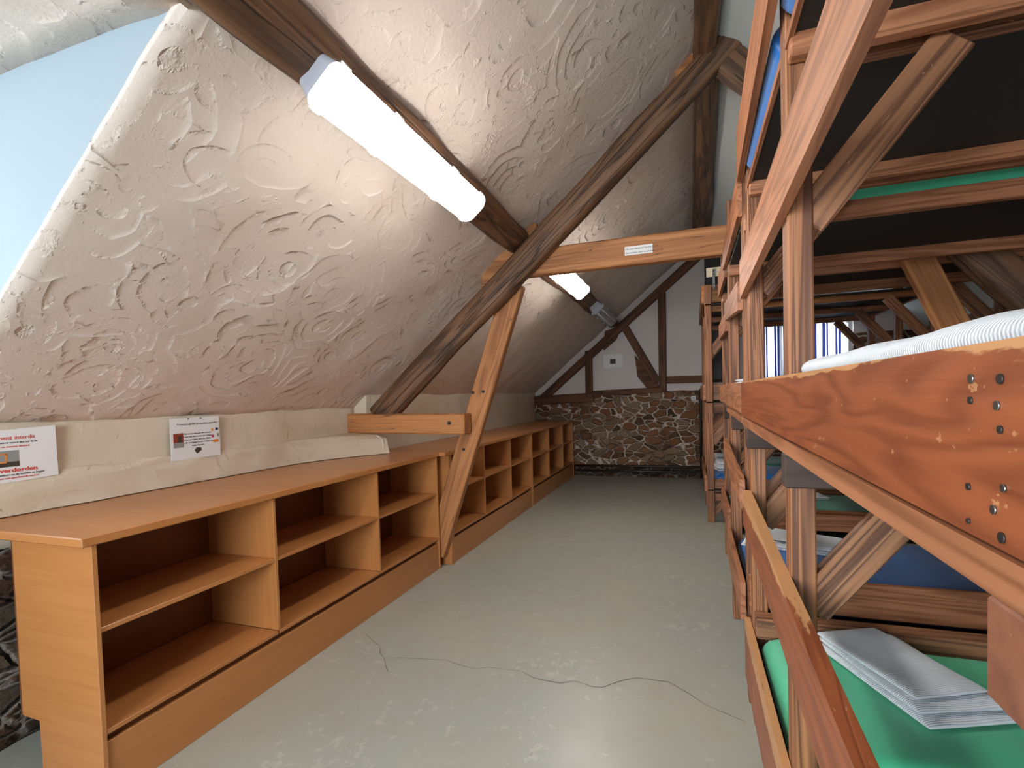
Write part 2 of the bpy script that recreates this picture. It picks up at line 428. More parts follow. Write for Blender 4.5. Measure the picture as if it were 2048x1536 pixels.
# knee wall, near part (plaster over stone) and far part
def knee(x, y0, y1, z0, z1, mat, amp=.012, nm='wall_left'):
    return quadgrid(nm, lambda u, v: (x + wob((0, (y0+(y1-y0)*u), z0+(z1-z0)*v), amp, 5) + (.02*(1-v) if mat == 'kplaster' else 0),
                    y0+(y1-y0)*u, z0+(z1-z0)*v), 60, 14, mat, kind='structure', thick=-.1)
knee(-2.64, -2.5, 3.60, .80, 1.31, 'kplaster')
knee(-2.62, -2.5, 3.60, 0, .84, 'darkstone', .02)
knee(-2.52, 3.60, 8.45, .0, 1.44, 'kplaster')
box('wall_left', -3.62, -2.66, -.8, 1.15, 1.2, 1.30, 'smooth', bev=0, kind='structure')
prism('wall_left', [(-2.72, 0), (-2.72, 1.235), (-2.515, 1.398), (-2.515, 0)], 1, 3.56, 3.62, 'kplaster', bev=0, kind='structure')
# plastered corbel block under the tie beam
def ledge(u, v):
    # the lower wall bulges out as a plastered ledge, widest under the tie beam
    y = -.5 + 4.01*u
    w_ = .018 + .30*max(0, (y-2.75)/.76)**1.6
    prof = [(0, .115), (.35, .135), (.8, .12), (1.0, .0)]
    k = v*3; i = min(int(k), 2); f = k-i
    a, b = prof[i], prof[i+1]
    X_ = -2.63 + w_*(1 - (a[0]+(b[0]-a[0])*f)) if False else None
    pts = [(-2.66, 1.10), (-2.63+w_*.75, 1.085), (-2.62+w_, 1.045), (-2.615+w_*1.06, .93)]
    a, b = pts[i], pts[i+1]
    return (a[0]+(b[0]-a[0])*f + wob((0, y, v), .012, 6), y, a[1]+(b[1]-a[1])*f + (wob((y, 3, v), .015, 5) if v < .99 else 0))
lg = quadgrid('trim_1', ledge, 90, 12, 'kplaster', kind='structure', thick=0)
prism('trim_1', [(-2.66, 1.09), (-2.36, 1.075), (-2.31, 1.04), (-2.30, .93), (-2.66, .93)], 1, 3.47, 3.512, 'kplaster', bev=.006, kind='structure')
# gable wall with two window openings
prism('wall_back', [(-2.70, 1.30), (-2.70, 1.35), (.1, 3.75), (.9, 3.3), (.9, 1.30)], 1, GY, GY+.2, 'gplaster', bev=0, kind='structure')
prism('wall_back', [(.9, 2.30), (.9, 3.3), (3.1, 2.2), (3.1, 2.1), (2.16, 2.1), (2.16, 2.30)], 1, GY, GY+.2, 'gplaster', bev=0, kind='structure')
box('wall_back', 2.16, 3.1, GY, GY+.2, 1.3, 2.1, 'stone', bev=0, kind='structure')
box('wall_back', .9, 2.16, GY, GY+.2, 1.3, 1.50, 'gplaster', bev=0, kind='structure')
box('wall_back', 1.27, 1.60, GY, GY+.2, 1.50, 2.30, 'pipe', bev=0, kind='structure')
quadgrid('wall_back', lambda u, v: (-2.6+5.7*u, GY-.035+wob((u*14, 0, v*4), .03, 2.), .16+1.2*v + (.03*noise.noise(Vector((u*20, 0, 1))) if v == 1 else 0)), 160, 40, 'stone', kind='structure', thick=-.1)
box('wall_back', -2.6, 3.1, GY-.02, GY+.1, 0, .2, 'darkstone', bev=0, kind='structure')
box('wall_right', 3.0, 3.1, -2.5, 8.5, 0, 2.2, 'stone', bev=0, kind='structure')

# half-timber members set in the gable (part of the wall)
def gt(n, p0, p1, wd, mat='gab', t=.07):
    return plank('trim_%d' % n, (p0[0], GY-.03, p0[1]), (p1[0], GY-.03, p1[1]), wd, t+.0045*n, mat, side=(0, 1, 0), bev=.012, kind='structure')
gt(2, (-2.45, 1.24), (.16, 3.42), .13)
gt(3, (-1.58, 1.33), (-1.575, 2.06), .115)
gt(4, (-.42, 1.36), (-.405, 2.90), .115)
gt(5, (-.98, 2.40), (-.50, 1.50), .12)
gt(6, (-.36, 1.535), (.62, 1.53), .11)
gt(7, (-1.58, 1.36), (-.42, 1.385), .085)
gt(8, (-2.6, 1.26), (-1.5, 1.30), .15)
prism('trim_9', [(-.84, 1.95), (-.80, 1.60), (-.66, 1.42), (-.47, 1.42), (-.50, 1.52)], 1, GY-.05, GY+.01, 'gab', bev=.008, kind='structure')
gt(10, (.34, 1.5), (.34, 3.35), .24, 'pipe', .1)
prism('trim_11', [(-1.33, 2.05), (-1.30, 2.36), (-1.02, 2.44), (-1.12, 2.22)], 1, GY-.06, GY+.01, 'gab', bev=.008, kind='structure')

# cracks in the floor paint
def ribbon(pts, wd, name):
    bm = bmesh.new(); prev = None
    for i, (x, y) in enumerate(pts):
        a = Vector(pts[max(i-1, 0)]); b = Vector(pts[min(i+1, len(pts)-1)]); d = (b-a).normalized(); n = Vector((-d.y, d.x))*wd*random.uniform(.5, 1.2)
        v = (bm.verts.new((x+n.x, y+n.y, .0012)), bm.verts.new((x-n.x, y-n.y, .0012)))
        if prev: bm.faces.new((prev[0], prev[1], v[1], v[0]))
        prev = v
    o = link(name, finish(bm, name), 'crack'); o.parent = fl; o.matrix_parent_inverse = WM[fl.name].inverted(); return o
for pts in ([(-1.809, 2.464), (-1.634, 2.352), (-1.60, 2.30), (-1.539, 2.249), (-1.437, 2.284), (-1.296, 2.309), (-1.22, 2.325), (-1.13, 2.30), (-1.039, 2.289), (-.98, 2.32), (-.913, 2.325), (-.808, 2.333), (-.732, 2.29), (-.603, 2.281), (-.543, 2.324), (-.454, 2.295), (-.408, 2.305), (-.332, 2.386), (-.269, 2.43), (-.123, 2.434), (-.033, 2.363), (.039, 2.294), (.107, 2.261), (.182, 2.223)],
            [(-1.539, 2.249), (-1.50, 2.20), (-1.49, 2.187), (-1.448, 2.142)]):
    ribbon(pts, .0016, 'crack')

# ------------------------------------------------------------------ purlins and truss
N_ = Vector((-SL, 0, 1)).normalized()          # ceiling normal, up
tag(log('purlin', (-1.19, -2.4, cz(-1.19)-.005), (-1.185, 8.36, cz(-1.185)-.005), .092, .098, 'old', side=tuple(N_), amp=.02, seed=1, segs=110),
    'dark hewn purlin running the length of the sloping ceiling above the strip lights', 'beam')
tag(log('purlin', (.125, -2.4, 3.52), (.125, 3.62, 3.52), .07, .09, 'old', side=(1, 0, 0), amp=.012, seed=4, segs=60),
    'upper purlin at the ridge, nearer length before the truss', 'beam')
tag(log('purlin', (.135, 3.66, 3.50), (.185, 8.36, 3.50), .07, .09, 'old', side=(1, 0, 0), amp=.012, seed=9, segs=50, ry1=.13),
    'upper purlin at the ridge, farther length beyond the truss', 'beam')
box('trim_12', .200, .236, -2, 2.9, 3.47, 3.50, 'redpaint', bev=0, kind='structure')

T = thing('roof_truss', 'oak roof truss with diagonal rafter log, collar beam and steep brace crossing the room', 'roof truss', (-.3, 3.6, 0))
log('rafter', (-2.37, 3.545, 1.215), (.33, 3.545, 3.575), .072, .10, 'old', T, side=(0, 1, 0), amp=.012, seed=3, segs=60, sq=.7, rz1=.088)
log('rafter', (.22, 3.56, 3.46), (2.35, 3.56, 1.13), .075, .10, 'old', T, side=(0, 1, 0), amp=.02, seed=13, segs=50, sq=.6)
plank('collar_beam', (-1.30, 3.655, 2.325), (1.35, 3.655, 2.325), .19, .085, 'oldred', T, bev=.008)
plank('brace', (-1.235, 3.66, 2.19), (-1.97, 3.66, .10), .165, .075, 'oldred', T, bev=.008)
plank('brace', (1.12, 3.655, 2.42), (1.60, 3.655, 1.30), .15, .075, 'oldred', T, bev=.008)
plank('tie_beam', (-2.80, 3.535, 1.175), (-1.60, 3.535, 1.155), .155, .135, 'oldred', T, bev=.01)
prism('cleat', [(-1.40, 2.43), (-1.24, 2.60), (-1.03, 2.60), (-1.06, 2.40), (-1.50, 2.04), (-1.475, 2.34)], 1, 3.60, 3.70, 'oldred', T, bev=.006)
prism('cleat', [(.03, 3.62), (.15, 3.62), (.10, 3.50), (-.07, 3.34), (-.055, 3.55)], 1, 3.60, 3.70, 'oldred', T, bev=.006)
for p in ((-1.585, 1.39), (-1.50, 1.395)): cyl('bolt', (p[0], 3.614, p[1]), (p[0], 3.626, p[1]), .012, 'iron', T)
cyl('bolt', (-1.72, 3.458, 1.165), (-1.72, 3.468, 1.165), .014, 'iron', T)
cyl('bolt', (-1.68, 3.614, .95), (-1.68, 3.626, .95), .011, 'iron', T)

lb = thing('paper_label', 'small white paper label with two typed lines pinned on the collar beam', 'label', (-.32, 3.609, 2.29))
box('paper', -.414, -.229, 3.6095, 3.612, 2.292, 2.352, 'paper', lb, bev=0)
text('lettering', 'Ne pas déplacer les lits S.V.P', (-.408, 3.6085, 2.329), .0155, 'ink', lb, 'y', xs=1.2)
text('lettering', 'De bedden niet verplaatsen A.U.B', (-.408, 3.6085, 2.302), .0148, 'ink', lb, 'y', xs=1.2)

# ------------------------------------------------------------------ strip lights under the purlin
def rrect(L, W, r, n=5):
    pts = []
    for cx, cy, a0 in ((L/2-r, W/2-r, 0), (-L/2+r, W/2-r, 90), (-L/2+r, -W/2+r, 180), (L/2-r, -W/2+r, 270)):
        for i in range(n+1):
            a = math.radians(a0+90*i/n); pts.append((cx+r*math.cos(a), cy+r*math.sin(a)))
    return pts
def loft(layers):
    bm = bmesh.new(); rings = [[bm.verts.new((x, y, z)) for x, y in pts] for pts, z in layers]
    for a, b in zip(rings, rings[1:]):
        n = len(a)
        for j in range(n): bm.faces.new((a[j], a[(j+1) % n], b[(j+1) % n], b[j]))
    bm.faces.new(rings[0]); bm.faces.new(rings[-1][::-1])
    return bm
U_ = Vector((1, 0, SL)).normalized()           # up the slope
def strip_light(xc, y0, y1, label, lit):
    L = y1-y0; D = -N_
    base = Vector((xc, (y0+y1)/2, cz(xc))) - N_*.10
    t = thing('strip_light', label, 'light', tuple(base), 'strip lights under the purlin')
    X = Vector((0, 1, 0)); Y = U_; Z = X.cross(Y)
    if Z.dot(D) < 0: Y = -Y; Z = X.cross(Y)
    q = Matrix(((X.x, Y.x, Z.x), (X.y, Y.y, Z.y), (X.z, Y.z, Z.z))).to_quaternion()
    def P(v): return base + X*v[0] + Y*v[1] + Z*v[2]
    link('tray', finish(loft([(rrect(L-.02, .125, .02), -.01), (rrect(L, .15, .03), .04), (rrect(L+.006, .160, .033), .066)]), 'tray'), 'grey', t, P((0, 0, 0)), q)
    link('cover', finish(loft([(rrect(L+.012, .165, .036), 0), (rrect(L+.012, .165, .036), .012), (rrect(L-.004, .152, .034), .022), (rrect(L-.03, .125, .03), .036)]), 'cover'),
         'lens' if lit else 'lensoff', t, P((0, 0, .067)), q)
    for sx in (-.46, -.2, .2, .46):
        for sy in (-1, 1):
            link('clip', finish(bm_box(.03, .008, .03, .002), 'clip'), 'white', t, P((sx*L, sy*.087, .066)), q)
    if not lit:
        for sy in (-1, 1): cyl('tube', P((-L*.47, sy*.035, .103)), P((L*.47, sy*.035, .103)), .006, 'white', t)
    return t
strip_light(-1.20, 1.37, 2.60, 'long lit strip light in the foreground, under the purlin', True)
strip_light(-1.155, 4.08, 5.36, 'lit strip light seen beyond the collar beam', True)
strip_light(-1.175, 6.30, 7.60, 'unlit grey strip light at the far end of the purlin by the gable', False)

# ------------------------------------------------------------------ shelving along the knee wall
def cabinet(name, label, xf, xb, ys, first_panel, rot=0, top_y0=None, top_back=-2.62, back=True, kick=True, notch=True):
    t = thing(name, label, 'shelf unit', (xf, ys[0], 0), 'shelf units along the knee wall')
    P = .018
    y0, y1 = ys[0], ys[-1]
    # end panels; the near one has a notch at the back of its foot
    prism('end_panel', [(xf, 0), (xf, .893), (xb, .893), (xb, .235), (xb+.10, .235), (xb+.10, 0)], 1, y0, y0+P*first_panel, 'cab', t, bev=.002)
    for y in ys[1:-1]: box('divider', xb, xf-.004, y-P/2, y+P/2, .25, .892, 'cab', t, bev=.002)
    prism('end_panel', [(xf, 0), (xf, .893), (xb, .893), (xb, 0)], 1, y1-P, y1, 'cab', t, bev=.002)
    for a, b in zip(ys, ys[1:]):
        aa = a + (P*first_panel if a == y0 else P/2); bb = b - (P if b == y1 else P/2)
        box('shelf', xb+.01, xf-.006, aa+.0006, bb-.0006, .586, .604, 'cab', t, bev=.002)
        box('shelf', xb+.01, xf-.003, aa-(.0 if a == y0 else P/2-.0006), bb, .232, .250, 'cab', t, bev=.002)
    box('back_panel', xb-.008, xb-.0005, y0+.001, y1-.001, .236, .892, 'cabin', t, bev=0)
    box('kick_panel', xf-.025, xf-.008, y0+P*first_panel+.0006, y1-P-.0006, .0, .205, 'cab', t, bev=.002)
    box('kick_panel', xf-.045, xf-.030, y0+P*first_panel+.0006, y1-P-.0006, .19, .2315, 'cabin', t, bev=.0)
    tp = prism('top', [(xf+.012, top_y0 if top_y0 else y0), (xf+.012, y1), (top_back, y1), (top_back, top_y0 if top_y0 else y0)], 2, .894, .926, 'cab', t, bev=.004)
    return t
cabinet('shelf_unit', 'orange plywood shelf unit with two rows of three bays, nearest along the low wall', -1.905, -2.335, [1.13, 1.93, 2.79, 3.605], 1, top_y0=1.095)
cabinet('shelf_unit', 'orange plywood shelf unit beyond the truss brace, two rows of three bays', -1.852, -2.30, [3.70, 4.455, 5.205, 5.96], 3, top_y0=3.612, top_back=-2.50)
cabinet('shelf_unit', 'farthest orange plywood shelf unit, in the corner by the stone gable', -1.850, -2.30, [5.965, 6.77, 7.575, 8.27], 1, top_back=-2.50)

# ------------------------------------------------------------------ notices
XW = -2.606
def rect(name, y0, y1, z0, z1, mat, parent, d=.001):
    return box(name, XW+d-.0008, XW+d, y0, y1, z0, z1, mat, parent, bev=0)
n1 = thing('notice', 'larger white notice with red headings and a photo of an orange bed frame', 'notice', (XW, 1.2, 1.06), 'paper notices on the knee wall')
prism('paper', [(1.0, 1.055), (1.437, 1.070), (1.434, 1.286), (1.0, 1.262)], 0, XW-.002, XW, 'paper', n1, bev=0)
text('heading', 'Strictement interdit', (XW+.001, 1.360, 1.237), .0225, 'inkred', n1, 'x', 'RIGHT')
text('lettering', 'de poser valises et sacs à dos sur le lit', (XW+.001, 1.366, 1.221), .0115, 'ink', n1, 'x', 'RIGHT')
text('lettering', 'pour éviter un matelas déchiré.', (XW+.001, 1.342, 1.205), .0115, 'inkred', n1, 'x', 'RIGHT')
ph = rect('photo', 1.16, 1.302, 1.127, 1.192, 'photo_grey', n1)
rect('photo_ground', 1.16, 1.302, 1.127, 1.147, 'photo_dark', ph, .0016)
for y0, y1, z0, z1 in ((1.17, 1.262, 1.176, 1.182), (1.17, 1.20, 1.14, 1.147), (1.197, 1.203, 1.136, 1.18), (1.257, 1.263, 1.15, 1.18), (1.20, 1.26, 1.143, 1.148), (1.17, 1.175, 1.14, 1.18)):
    rect('photo_bed', y0, y1, z0, z1, 'photo_orange', ph, .0022)
rect('photo_bag', 1.208, 1.235, 1.149, 1.165, 'photo_dark', ph, .0022)
text('heading', 'Streng verdorden', (XW+.001, 1.362, 1.105), .0235, 'inkred', n1, 'x', 'RIGHT', .0005, 1.25)
text('lettering', 'koffers en rugzakken op de bedden te leggen', (XW+.001, 1.386, 1.091), .0115, 'ink', n1, 'x', 'RIGHT')
text('lettering', 'zorgt voor een gescheurde matras', (XW+.001, 1.366, 1.078), .0115, 'inkred', n1, 'x', 'RIGHT')
n2 = thing('notice', 'smaller white notice of typed French lines with tiny coloured pictures, right of the larger one', 'notice', (XW, 2.1, 1.06), 'paper notices on the knee wall')
prism('paper', [(1.95, 1.060), (2.25, 1.062), (2.25, 1.288), (1.95, 1.286)], 0, XW-.002, XW, 'paper', n2, bev=0)
text('heading', 'Comment garder sa chambre en ordre ?', (XW+.001, 2.116, 1.250), .0120, 'ink', n2, 'x', 'CENTER', xs=1.3)
rect('underline', 2.016, 2.206, 1.2465, 1.2475, 'ink', n2)
for i, ln in enumerate(('Pyjama en dessous du coussin', 'Linge sale dans mon sac à linge', 'Rien ne traîne dans les allées', 'Sac de couchage fermé et bien mis', 'Valise fermée')):
    text('lettering', ln, (XW+.001, 2.108, 1.196-.0165*i), .0112, 'ink', n2, 'x', 'CENTER', xs=1.25)
ph = rect('photo', 1.966, 2.022, 1.128, 1.205, 'photo_red', n2)
rect('photo_floor', 1.966, 2.022, 1.128, 1.155, 'photo_grey', ph, .0016)
rect('photo_shadow', 1.99, 2.012, 1.155, 1.19, 'photo_dark', ph, .0016)
rect('picture', 2.196, 2.208, 1.205, 1.218, 'photo_orange', n2)
rect('picture', 2.222, 2.240, 1.208, 1.222, 'photo_blue', n2)
rect('picture', 2.196, 2.212, 1.168, 1.182, 'photo_pink', n2)
rect('picture', 2.232, 2.244, 1.170, 1.190, 'photo_grey', n2)
rect('picture', 2.206, 2.240, 1.138, 1.155, 'photo_orange', n2)
prism('picture', [(2.085, 1.105), (2.10, 1.085), (2.13, 1.104), (2.125, 1.118), (2.10, 1.12)], 0, XW, XW+.001, 'photo_dark', n2, bev=0)
for y in (2.055, 2.13): cyl('pin', (XW, y, 1.282), (XW+.004, y, 1.282), .003, 'iron', n2)
n3 = thing('notice', 'small pale notice with a dark picture on the gable plaster between timbers', 'notice', (-1.19, GY, 1.77))
box('paper', -1.34, -1.04, GY-.006, GY-.002, 1.765, 1.985, 'paper', n3, bev=0)
box('picture', -1.235, -1.145, GY-.0085, GY-.0065, 1.83, 1.91, 'photo_dark', n3, bev=0)

# ------------------------------------------------------------------ pipes and switch on the gable
def pipe(pts, label):
    return tag(tube('heating_pipe', pts, .018, 'pipe'), label, 'pipe', 'heating pipes on the gable')
pipe([(.13, GY-.10, 1.36), (.10, GY-.10, 1.385), (.06, GY-.10, 1.36)] and [(.20, GY-.10, 1.40), (.15, GY-.10, 1.395), (.125, GY-.10, 1.36), (.125, GY-.10, .75), (.125, GY-.10, .02)], 'dark vertical heating pipe on the stone gable beside the bunks')
pipe([(-1.84, GY-.12, .185), (-.8, GY-.12, .188), (2.6, GY-.12, .19)], 'upper horizontal heating pipe low along the stone gable')
pipe([(-1.84, GY-.12, .105), (-.8, GY-.12, .107), (2.6, GY-.12, .108)], 'lower horizontal heating pipe just above the floor at the gable')
sw = thing('light_switch', 'small white switch box on the stone gable left of the vertical pipe', 'switch', (.03, GY-.08, 1.245))
box('housing', -.005, .065, GY-.10, GY-.055, 1.212, 1.278, 'white', sw, bev=.006)
box('rocker', .012, .048, GY-.106, GY-.1005, 1.228, 1.262, 'grey', sw, bev=.002)
# ------------------------------------------------------------------ bunks
def slab(L, W, T, nx=30, ny=20, p=24, amp=.004, seed=0, f=5., dip=0):
    """rounded soft slab centred at its base"""
    bm = bmesh.new(); top = []; bot = []
    for i in range(nx+1):
        u = math.sin((i/nx*2-1)*PI/2); rt, rb = [], []
        for j in range(ny+1):
            v = math.sin((j/ny*2-1)*PI/2)
            e = math.sqrt(max(0, (1-abs(u)**p)*(1-abs(v)**p)))
            x, y = u*L/2, v*W/2
            n = noise.noise(Vector((x*f, y*f, seed*3.7)))*amp + noise.noise(Vector((x*f*3, y*f*1.2, seed*1.7)))*amp*.5
            z = T/2 + (T/2+n)*e - dip*math.cos(u*PI/2)*e
            rt.append(bm.verts.new((x + n*.6, y, z)))
            rb.append(rt[-1] if i in (0, nx) or j in (0, ny) else bm.verts.new((x, y, T/2-T/2*e)))
        top.append(rt); bot.append(rb)
    for i in range(nx):
        for j in range(ny):
            bm.faces.new((top[i][j], top[i+1][j], top[i+1][j+1], top[i][j+1]))
            q = [bot[i][j], bot[i][j+1], bot[i+1][j+1], bot[i+1][j]]
            u_ = []
            for v_ in q:
                if v_ not in u_: u_.append(v_)
            if len(u_) > 2:
                try: bm.faces.new(u_)
                except ValueError: pass
    return finish(bm, 'slab', True)
def qz(a): return Quaternion((0, 0, 1), a)
def mattress(x0, x1, y0, y1, z0, z1, mat, label, seed=0):
    L, W = x1-x0, y1-y0
    t = thing('mattress', label, 'mattress', ((x0+x1)/2, (y0+y1)/2, z0), 'mattresses on the bunks')
    me = slab(L, W, z1-z0, 60, 30, 26, .004, seed, 3.)
    link('mattress_cover', me, mat, t, ((x0+x1)/2, (y0+y1)/2, z0), None)
    pts = []
    for a, b in ((x0+.02, y0+.004), (x1-.02, y0+.004)): pts.append((a, b, (z0+z1)/2+.02))
    tube('piping', pts, .004, mat, t)
    return t
def sheet(x, y, z, L, W, T, ang, label, layers=2, seed=0, group='folded white sheets on the bunks', dip=0):
    t = thing('folded_sheet', label, 'sheet', (x, y, z), group)
    h = T/layers; z += .002
    for k in range(layers):
        me = slab(L-.006*k+.004*math.sin(seed+k), W-.004*k, h*1.0, 34, 26, 12, .0055, seed+k*.3, 9., dip)
        link('fold', me, 'sheet', t, (x+.002*k, y-.001*k, z+h*k), qz(ang))
    return t

def bunk(label, xf, xr, frames, spec):
    """frames: near face of each row of posts. spec holds measured heights for boards"""
    t = thing('bunk_bed', label, 'bunk bed', (xf, frames[0], 0), 'three-tier bunk beds')
    pw, pd = .054, .07
    ht = spec.get('height', 2.44)
    c2 = spec.get('beam2', (1.122, 1.200)); c3 = spec['beam3']
    for k, y in enumerate(frames):
        wd = spec.get('postw', pw)
        box('post', xf, xf+wd, y, y+pd, 0, ht, 'post', t)
        box('post', xr-wd, xr, y, y+pd, 0, ht, 'post', t)
        bh = spec.get('behind', 0)
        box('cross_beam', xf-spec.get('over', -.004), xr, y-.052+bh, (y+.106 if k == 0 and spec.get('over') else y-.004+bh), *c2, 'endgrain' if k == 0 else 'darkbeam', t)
        box('cross_beam', xf+.004, xr, y-.042+bh, y-.004+bh, *c3, 'bed', t)
        ym = y+pd/2
        for zlo, zhi, rise in ((.85, c2[0], 1.2), (1.765, c3[0], 1.18)):
            dz = zhi-zlo; dx = dz/rise
            plank('knee_brace', (xf+wd-.012, ym, zlo-.03), (xf+wd+dx, ym, zhi), spec.get('bw', .085), .045, 'brace', t)
            plank('knee_brace', (xr-wd+.012, ym, zlo-.03), (xr-wd-dx, ym, zhi), spec.get('bw', .085), .045, 'brace', t)
    y0, y1 = frames[0]-.03, frames[-1]+pd
    # tier bases
    for z in (spec['base1'], spec['base2'], spec['base3']):
        box('base_board', xf+.006, xr-.002, y0+.03, y1-.004, z-.012, z, 'black', t, bev=0)
    # back boards
    for z in (spec['base1'], spec['base2'], spec['base3']):
        box('back_board', xr+.001, xr+.021, y0, y1, z-.03, z+.13, 'bed', t)
    for (nm, a, b, xa, th, mat) in spec['boards']:
        # a, b: (y, zlow, zhigh) at the far and near ends; board standing on edge along the aisle
        board(nm, a, b, xa, th, 'bed', t)
    for (nm, y, th, z0, z1, xa, mat) in spec['ends']:
        box(nm, xa, xr-.06, y, y+th, z0, z1, mat, t)
    return t
def board(name, a, b, xa, th, mat, parent):
    """board on edge in a plane of constant x; a/b = (y, zlow, zhigh) ends; grain along its length"""
    x0, x1 = xa if isinstance(xa, tuple) else (xa, xa)
    c = Vector(((x0+x1)/2+th/2, (a[0]+b[0])/2, (a[1]+a[2]+b[1]+b[2])/4))
    bm = bmesh.new(); vs = {}
    n = 10
    rows = []
    for i in range(n+1):
        k = i/n; y = a[0]+(b[0]-a[0])*k; zl = a[1]+(b[1]-a[1])*k; zh = a[2]+(b[2]-a[2])*k
        xa = x0+(x1-x0)*k; wv = 0
        rows.append([Vector((xa, y, zl+wv)), Vector((xa+th, y, zl+wv)), Vector((xa+th, y, zh)), Vector((xa, y, zh))])
    q = Quaternion((0, 0, 1), PI/2); qi = q.inverted()
    rv = [[bm.verts.new(qi @ (p-c)) for p in r] for r in rows]
    for r1, r2_ in zip(rv, rv[1:]):
        for j in range(4): bm.faces.new((r1[j], r1[(j+1) % 4], r2_[(j+1) % 4], r2_[j]))
    bm.faces.new(rv[0]); bm.faces.new(rv[-1][::-1])
    eds = [e for e in bm.edges if len(e.link_faces) == 2 and e.calc_face_angle(0) > .5]
    bmesh.ops.bevel(bm, geom=eds, offset=.003, segments=1, affect='EDGES')
    return link(name, finish(bm, name), mat, parent, c, q)
XF = .217
b1 = bunk('nearest three-tier bunk, big scratched red-brown board in the foreground', XF, 2.08, [.350, 1.35, 2.20], dict(
    beam3=(2.088, 2.146), base1=.275, base2=1.214, base3=2.148, over=.0195, boards=[
        ('side_board', (2.30, .155, .402), (.36, .16, .445), .194, .021, 0),
        ('guard_rail', (2.21, .815, .950), (.50, .705, .855), .186, .030, 0),
        ('side_board', (2.335, 1.243, 1.381), (.30, 1.236, 1.378), .196, .021, 0),
        ('batten', (2.30, 1.205, 1.236), (.30, 1.200, 1.231), .197, .020, 0),
        ('guard_rail', (2.31, 1.722, 1.872), (.30, 1.782, 1.930), .195, .021, 0),
        ('side_board', (2.32, 2.200, 2.390), (.30, 2.200, 2.36), (.191, .157), .021, 0),
        ('batten', (2.27, 2.128, 2.150), (.30, 2.128, 2.150), .217, .011, 0)],
    ends=[('end_beam', 2.118, .076, .395, .474, .218, 'brace'), ('end_rail', 2.285, .03, 2.10, 2.14, .222, 'bed'), ('end_beam', 1.425, .04, 2.118, 2.147, .272, 'brace')]))
b2 = bunk('middle three-tier bunk with blue bottom mattress, beyond the nearest one', XF-.004, 2.08, [2.36, 3.23], dict(
    beam3=(2.0, 2.068), base1=.36, base2=1.214, base3=2.070, boards=[
        ('side_board', (3.22, .385, .545), (2.36, .365, .525), .184, .021, 0),
        ('guard_rail', (3.32, .972, 1.062), (2.25, .868, .985), .178, .021, 0),
        ('side_board', (3.34, 1.262, 1.392), (2.355, 1.250, 1.378), .196, .018, 0),
        ('batten', (3.30, 1.225, 1.25), (2.35, 1.21, 1.24), .197, .018, 0),
        ('guard_rail', (3.30, 1.760, 1.860), (2.40, 1.690, 1.812), .193, .020, 0),
        ('side_board', (3.40, 2.078, 2.186), (2.36, 2.072, 2.240), .193, .020, 0)],
    ends=[('end_board', 2.335, .02, .43, .57, .218, 'bed'), ('end_board', 3.30, .02, .53, .625, .218, 'bed')]))
b3 = bunk('third three-tier bunk, just beyond the roof truss', .245, 2.08, [3.76, 4.50], dict(
    beam3=(2.06, 2.14), base1=.38, base2=1.214, base3=2.142, boards=[
        ('side_board', (4.56, .385, .545), (3.76, .375, .54), .222, .020, 0),
        ('side_board', (4.56, 1.262, 1.392), (3.76, 1.255, 1.388), .222, .02, 0),
        ('guard_rail', (4.56, 1.76, 1.88), (3.76, 1.75, 1.87), .222, .02, 0),
        ('side_board', (4.56, 2.11, 2.275), (3.76, 2.11, 2.265), .222, .02, 0)],
    ends=[('end_board', 3.72, .02, .46, .56, .245, 'bed'), ('end_board', 4.575, .02, .5, .6, .245, 'bed')]))
b4 = bunk('farthest three-tier bunk, standing further into the aisle near the gable', .140, 2.10, [5.56, 6.42, 7.28], dict(
    beam3=(2.155, 2.22), base1=.34, base2=1.235, base3=2.222, height=2.415, postw=.066, behind=.128, boards=[
        ('side_board', (7.34, .33, .47), (5.64, .33, .47), .116, .022, 0),
        ('side_board', (7.34, 1.25, 1.41), (5.64, 1.25, 1.41), .116, .022, 0),
        ('side_board', (7.34, 2.23, 2.41), (5.64, 2.24, 2.43), .116, .022, 0)],
    ends=[('end_board', 5.632, .022, .305, .44, .116, 'bed'), ('end_rail', 5.632, .022, .21, .29, .14, 'bed'),
          ('end_board', 5.632, .022, 1.25, 1.418, .116, 'bed'), ('end_rail', 5.632, .022, 1.175, 1.228, .14, 'bed'),
          ('end_board', 5.632, .022, 2.245, 2.425, .116, 'oldred'), ('end_rail', 5.632, .022, 2.155, 2.228, .14, 'oldred')]))
plank('knee_brace', (.20, 5.60, .10), (.36, 5.60, .27), .06, .04, 'brace', b4)
gp = box('guard_plank', .165, 1.1, 5.60, 5.615, 2.50, 2.592, 'cream', b4, bev=.006)
br = box('bracket', .222, .246, 5.588, 5.5995, 2.375, 2.575, 'metal', b4, bev=.002)
for z in (2.39, 2.42, 2.52, 2.555): cyl('screw', (.234, 5.583, z), (.234, 5.588, z), .006, 'iron', b4)

